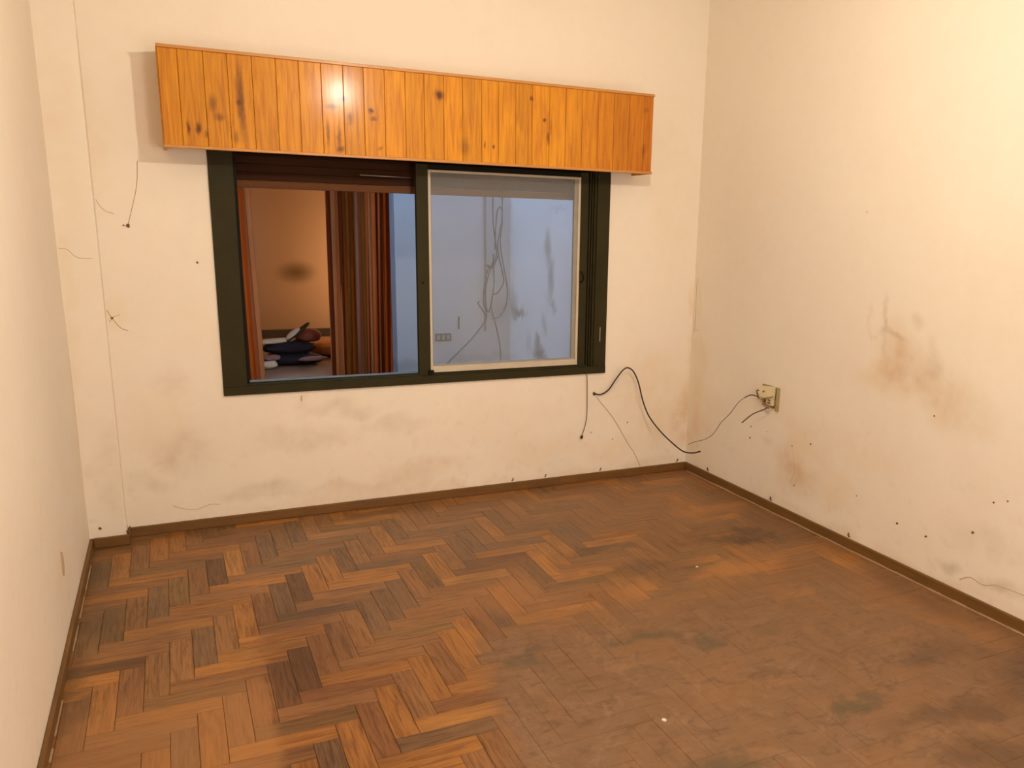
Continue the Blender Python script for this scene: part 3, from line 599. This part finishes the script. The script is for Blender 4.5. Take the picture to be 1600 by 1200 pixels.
struct(bm_obj('wall_patio_rear', bm, M_patio), 'pale rear wall of the patio with an open curtained window')
struct(bx('wall_patio_left', M_patio, (-4.35, -4.2, .0, PY+.15, -.1, PH)), 'pale left wall of the patio outside')
struct(bx('floor_patio', plain('patio_concrete', (.3, .29, .27), .9, .2, 8), (-4.35, PXS+.15, .2, PY, -.2, -.1)), 'concrete floor of the patio outside')
cd = tube('conduit', [(-.917, PY-.018, .81), (-.917, PY-.018, 3.9)], .009, plain('grey_conduit', (.30, .31, .33), .5), None, 10)
tag(cd, 'straight grey conduit pipe fixed to the patio rear wall', 'conduit')
M_pc = plain('grey_cable', (.07, .075, .09), .6, spec=.15)
PCS = [('grey cable running straight down and tied at the middle of the bundle', [(-.862, PY-.04, 3.4), (-.862, PY-.04, 1.84), (-.855, PY-.05, 1.6), (-.838, PY-.06, 1.43), (-.88, PY-.06, 1.33), (-.905, PY-.05, 1.30), (-.93, PY-.05, 1.20), (-.945, PY-.05, 1.05), (-.915, PY-.04, .92), (-1.02, PY-.03, .77), (-1.12, PY-.02, .67), (-1.26, PY-.02, .54)]),
       ('looped grey cable folding back at the top of the hanging bundle', [(-.86, PY-.08, 1.45), (-.85, PY-.08, 1.65), (-.835, PY-.08, 1.76), (-.805, PY-.08, 1.765), (-.80, PY-.08, 1.65), (-.815, PY-.08, 1.5), (-.785, PY-.08, 1.32), (-.755, PY-.08, 1.15), (-.765, PY-.08, 1.02), (-.82, PY-.08, .93), (-.885, PY-.08, .91)]),
       ('grey cable dropping along the patio corner from the right', [(-.785, PY-.03, 3.4), (-.78, PY-.03, 1.84), (-.80, PY-.04, 1.62), (-.825, PY-.05, 1.46), (-.79, PY-.05, 1.3), (-.775, PY-.05, 1.2), (-.82, PY-.05, 1.12), (-.87, PY-.05, 1.10)]),
       ('grey cable that leaves the bundle and hangs low to the sill', [(-.87, PY-.07, 1.42), (-.862, PY-.07, 1.2), (-.885, PY-.07, 1.02), (-.85, PY-.05, .90), (-.81, PY-.04, .75), (-.79, PY-.03, .62), (-.80, PY-.03, .50)]),
       ('oval loop of grey cable hanging beside the conduit', [(-.885, PY-.10, 1.36), (-.93, PY-.10, 1.22), (-.945, PY-.10, 1.08), (-.925, PY-.10, .97), (-.895, PY-.10, 1.04), (-.875, PY-.10, 1.18), (-.88, PY-.10, 1.34)]),
       ('short grey cable end poking out left of the bundle', [(-.915, PY-.03, .93), (-.95, PY-.03, .99), (-.985, PY-.04, 1.03), (-.975, PY-.04, 1.05)])]
for lab, pts in PCS: tag(tube('patio_cable', pts, .0048, M_pc, None, 7, 8), lab, 'cable', 'cables hanging on the patio wall')
tie = tube('cable_tie', [(-.925, PY-.075, 1.33), (-.88, PY-.09, 1.325), (-.83, PY-.075, 1.43)], .010, M_pc, None, 8); tag(tie, 'dark knot tying the patio cable bundle together', 'tie')
vb = empty('wall_vent', (-1.262, PY, .77)); tag(vb, 'tiny dark grey vent on the patio rear wall', 'vent')
bx('vent_frame', M_pc, (-.065, .065, -.012, -.0005, -.03, .03), vb, .002)
for q in (-.040, 0, .040): bx('vent_slot', M_beige_d, (q-.012, q+.012, -.015, -.0125, -.018, .018), vb)
tag(tube('wire_stub', [(-1.135, PY-.012, .93), (-1.137, PY-.012, .83)], .006, M_pc), 'short dark vertical stub on the patio wall above the vent', 'stub')
# ------------------------------------------------------------ room across the patio
FY1, FX0, FX1 = 4.6, -4.2, -.6
def far_plaster():
    t = NT('far_room_plaster'); P = t.pos()
    c = t.mix(t.noise(P, 1.5, 3), rgba(.56, .40, .26), rgba(.64, .46, .30))
    c = t.mix(t.blob(P, (-1.95, FY1, 1.10), (.27, .5, .16), .80, .0), c, rgba(.13, .075, .028))  # dark soft-edged oval on the rear wall
    return t.fin(c, .8, .2)
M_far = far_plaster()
struct(bx('wall_far_rear', M_far, (FX0, FX1, FY1, FY1+.1, 0, 2.9)), 'tan rear wall of the room across the patio with a dark soft oval')
struct(bx('wall_far_left', M_far, (FX0-.1, FX0, PY+.15, FY1, 0, 2.9)), 'tan left wall of the room across the patio')
struct(bx('wall_far_right', M_far, (FX1, FX1+.1, PY+.15, FY1, 0, 2.9)), 'tan right wall of the room across the patio')
struct(bx('wall_far_front', M_far, (PXS+.15, FX1+.1, PY, PY+.15, 0, 2.9)), 'tan wall piece behind the patio corner')
struct(bx('ceiling_far', M_far, (FX0-.1, FX1+.1, PY+.15, FY1+.1, 2.9, 3.0)), 'ceiling of the room across the patio')
struct(bx('floor_far', plain('far_floor', (.15, .09, .05), .6), (FX0-.1, FX1+.1, PY+.15, FY1+.1, -.1, 0)), 'floor of the room across the patio')
w2 = struct(empty('window_2', ((OX0+OX1)/2, PY, OZ0)), 'open window of the room across the patio')
bx('sill', plain('far_sill', (.25, .24, .2), .7), (OX0-.02, OX1+.0, PY-.03, PY+.17, OZ0-.03, OZ0+.0), w2, .002)
offset_children(w2)
# bed
bed = empty('bed', (-2.3, 3.1, 0)); tag(bed, 'bed with a grey-brown cover seen through the open window', 'bed')
M_cover = plain('grey_brown_cover', (.30, .20, .13), .9, .25, 6, bump=.4)
bx('mattress', M_cover, (-3.0, -1.22, 1.95, 4.32, .22, .45), bed, .03); bx('bed_frame', M_base, (-3.02, -1.20, 1.93, 4.34, .10, .2195), bed, .004)
bx('headboard', plain('dark_headboard', (.085, .065, .035), .6), (-3.05, -1.15, 4.345, 4.39, .0005, .53), bed, .006)
for a in (-2.97, -1.28):
    for b in (1.97, 4.24): bx('leg', M_base, (a, a+.05, b, b+.05, .0005, .10), bed)
offset_children(bed)
def lump(name, c, r, mat, label, cat, seed, amp=.25, rot=0, tilt=0, fr=3.0, group='clothes piled on the bed'):
    bm = bmesh.new(); bmesh.ops.create_icosphere(bm, subdivisions=4, radius=1)
    rs_ = np.random.RandomState(seed); ph = rs_.rand(8, 4)*6.28; dr = rs_.randn(8, 3)
    for v in bm.verts:
        p = v.co.copy(); d = sum(math.sin(fr*(p.x*dr[k][0]+p.y*dr[k][1]+p.z*dr[k][2])+ph[k][0])/(1+k*.4) for k in range(8))/4
        e_ = sum(math.sin(3.1*fr*(p.x*dr[k][1]+p.y*dr[k][2]+p.z*dr[k][0])+ph[k][1]) for k in range(8))/8
        p = p*(1+amp*1.5*d+amp*.9*abs(e_)); s = lambda q: math.copysign(abs(q)**.75, q)
        v.co = Vector((s(p.x)*r[0], s(p.y)*r[1], s(p.z)*r[2]))
    zmin = min(v.co.z for v in bm.verts)
    for v in bm.verts: v.co.z -= zmin
    o = bm_obj(name, bm, mat, None, c, smooth=True); o.rotation_euler = (0, tilt, rot); return tag(o, label, cat, group)
M_navy = plain('navy_cloth', (.020, .018, .035), .85, .3, 20, bump=.3); M_white = plain('white_cloth', (.86, .80, .66), .85); M_mar = plain('rust_brown_cloth', (.28, .085, .05), .85, .2)
M_gold = plain('golden_blanket', (.62, .27, .06), .9, .25, 9, bump=.3); M_lil = plain('pale_lilac_cloth', (.34, .22, .24), .85); M_sole = plain('dark_sole', (.05, .035, .02), .6)
lump('blanket', (-1.86, 3.05, .452), (.26, .22, .060), M_gold, 'golden orange blanket crumpled at the right of the bed', 'blanket', 3, .2)
lump('folded_garment', (-2.28, 2.62, .452), (.235, .17, .042), M_navy, 'dark navy garment at the bottom of the pile on the bed', 'garment', 5, .2)
lump('folded_garment', (-2.30, 2.66, .535), (.20, .15, .050), M_navy, 'dark purple-navy garment folded over the middle of the pile', 'garment', 9, .22)
lump('rolled_garment', (-2.13, 2.70, .625), (.105, .12, .055), M_mar, 'rust-brown rounded bundle on top of the clothes pile', 'garment', 12, .08)
lump('white_cloth', (-2.40, 2.60, .632), (.15, .05, .020), M_white, 'cream white cloth lying along the top left of the pile', 'cloth', 14, .15, .1, -.05)
lump('lilac_cloth', (-2.14, 2.42, .500), (.11, .04, .018), M_lil, 'pale lilac cloth tongue at the front right of the pile', 'cloth', 16, .15, .15)
lump('cream_cloth', (-2.49, 2.42, .452), (.07, .05, .028), M_white, 'small cream cloth scrap at the left foot of the pile', 'cloth', 18, .25, .5)
lump('pink_cloth', (-2.46, 2.44, .515), (.06, .04, .02), M_lil, 'small pinkish cloth scrap above the cream one at the pile left', 'cloth', 19, .25, .2)
# slipper standing tilted on the pile
sl = empty('slipper', (-2.225, 2.57, .725)); sl.rotation_euler = (0, math.radians(-38), .15); tag(sl, 'slipper with dark sole propped up on top of the clothes pile', 'slipper', 'clothes piled on the bed')
bm = bmesh.new(); bmesh.ops.create_uvsphere(bm, u_segments=20, v_segments=10, radius=1)
for v in bm.verts: v.co = Vector((v.co.x*.125, v.co.y*.045*(1+.25*v.co.x), math.copysign(abs(v.co.z)**.5, v.co.z)*.012))
bm_obj('sole', bm, M_sole, sl, smooth=True)
bm = bmesh.new(); bmesh.ops.create_uvsphere(bm, u_segments=20, v_segments=10, radius=1)
for v in bm.verts: v.co = Vector((v.co.x*.075-.045, v.co.y*.042, max(v.co.z, -.1)*.03+.012))
bm_obj('upper', bm, M_white, sl, smooth=True)
# curtains
def curtain(name, x0, x1, bot0, bot1, y, z0, z1, stripes, label, seed, folds):
    rs_ = random.Random(seed); nx = 240; nz = 16; V, F, C = [], [], []
    for i in range(nx+1):
        s = i/nx; acc = 0
        for wd, c in stripes:
            acc += wd
            if s <= acc+1e-6: break
        for j in range(nz+1):
            t = j/nz; xt = x0+(x1-x0)*s; xb = bot0+(bot1-bot0)*s; x = xt*t+xb*(1-t)
            a = .028*(1+.5*(1-t)); ph = s*folds*2*math.pi
            V.append((x+.010*math.sin(ph*2+1+t), y+a*math.sin(ph+.5*math.sin(3*t+s*7))+.012*math.sin(ph*2.3+2), z0+(z1-z0)*t)); C.append((*c, 1))
    for i in range(nx):
        for j in range(nz): n = i*(nz+1)+j; F.append((n, n+nz+1, n+nz+2, n+1))
    me = bpy.data.meshes.new(name); me.from_pydata(V, [], F)
    at = me.color_attributes.new('stripe', 'FLOAT_COLOR', 'POINT'); at.data.foreach_set('color', np.array(C, 'f').ravel())
    for p in me.polygons: p.use_smooth = True
    o = link(name, me, M_curt); tag(o, label, 'curtain'); return o
t = NT('striped_curtain'); c_ = t.attr('stripe'); t.fin(c_, .85, .1)
trn = t.node('ShaderNodeBsdfTranslucent'); t.l.new(c_, trn.inputs[0]); mx = t.node('ShaderNodeMixShader', i_0=.35); t.l.new(t.b.outputs[0], mx.inputs[1]); t.l.new(trn.outputs[0], mx.inputs[2]); t.l.new(mx.outputs[0], t.out.inputs[0]); M_curt = t.m
cT, cO, cD, cB, cM = (.66, .27, .10), (.66, .18, .03), (.17, .035, .010), (.30, .105, .018), (.50, .24, .15)
ST = [(.025, cT), (.03, cD), (.06, cT), (.03, cD), (.05, cT), (.04, cD), (.09, cB), (.10, cB), (.09, cM), (.04, cB), (.05, cT), (.025, cD), (.06, cT), (.05, cT), (.03, cD), (.05, cT), (.03, cD), (.06, cO), (.03, cD), (.06, cO)]
curtain('curtain', -2.075, -1.575, -2.085, -1.60, 1.85, .31, 2.3, ST, 'gathered orange and brown striped curtain right of the bed view', 4, 9)
ST2 = [(.2, cM), (.08, cD), (.12, cT), (.08, cD), (.08, cT), (.07, cD), (.10, cO), (.05, cD), (.10, cO), (.12, cT)]
curtain('curtain', -2.98, -2.62, -3.0, -2.575, 1.85, .31, 2.3, ST2, 'narrow orange striped curtain at the left edge of the open window', 5, 5)
rod = tube('curtain_rod', [(-3.2, 1.85, 2.32), (-1.4, 1.85, 2.32)], .014, M_base, None, 10); tag(rod, 'wooden curtain rod above the striped curtains across the patio', 'rod')
# bedside lamp hidden behind the right-hand curtain lights that room
ns = empty('nightstand', (-.85, 3.9, 0)); tag(ns, 'small wooden nightstand behind the right striped curtain', 'nightstand')
bx('body', M_base, (-.19, .19, -.19, .19, .0005, .58), ns, .004); bx('drawer', M_base, (-.192, -.19, -.16, .16, .35, .53), ns)
bl = empty('table_lamp', (-.92, 3.9, .58)); tag(bl, 'bare bulb table lamp on the nightstand across the patio', 'lamp')
tube('base', [(0, 0, .001), (0, 0, .02)], .07, M_brass, bl, 16); tube('pole', [(0, 0, .02), (0, 0, .56)], .01, M_brass, bl, 8)
bm = bmesh.new(); bmesh.ops.create_uvsphere(bm, u_segments=12, v_segments=8, radius=.05)
bm_obj('bulb', bm, emit('orange_bulb', (1.0, .60, .31), FAR_BULB), bl, (0, 0, .61), smooth=True)
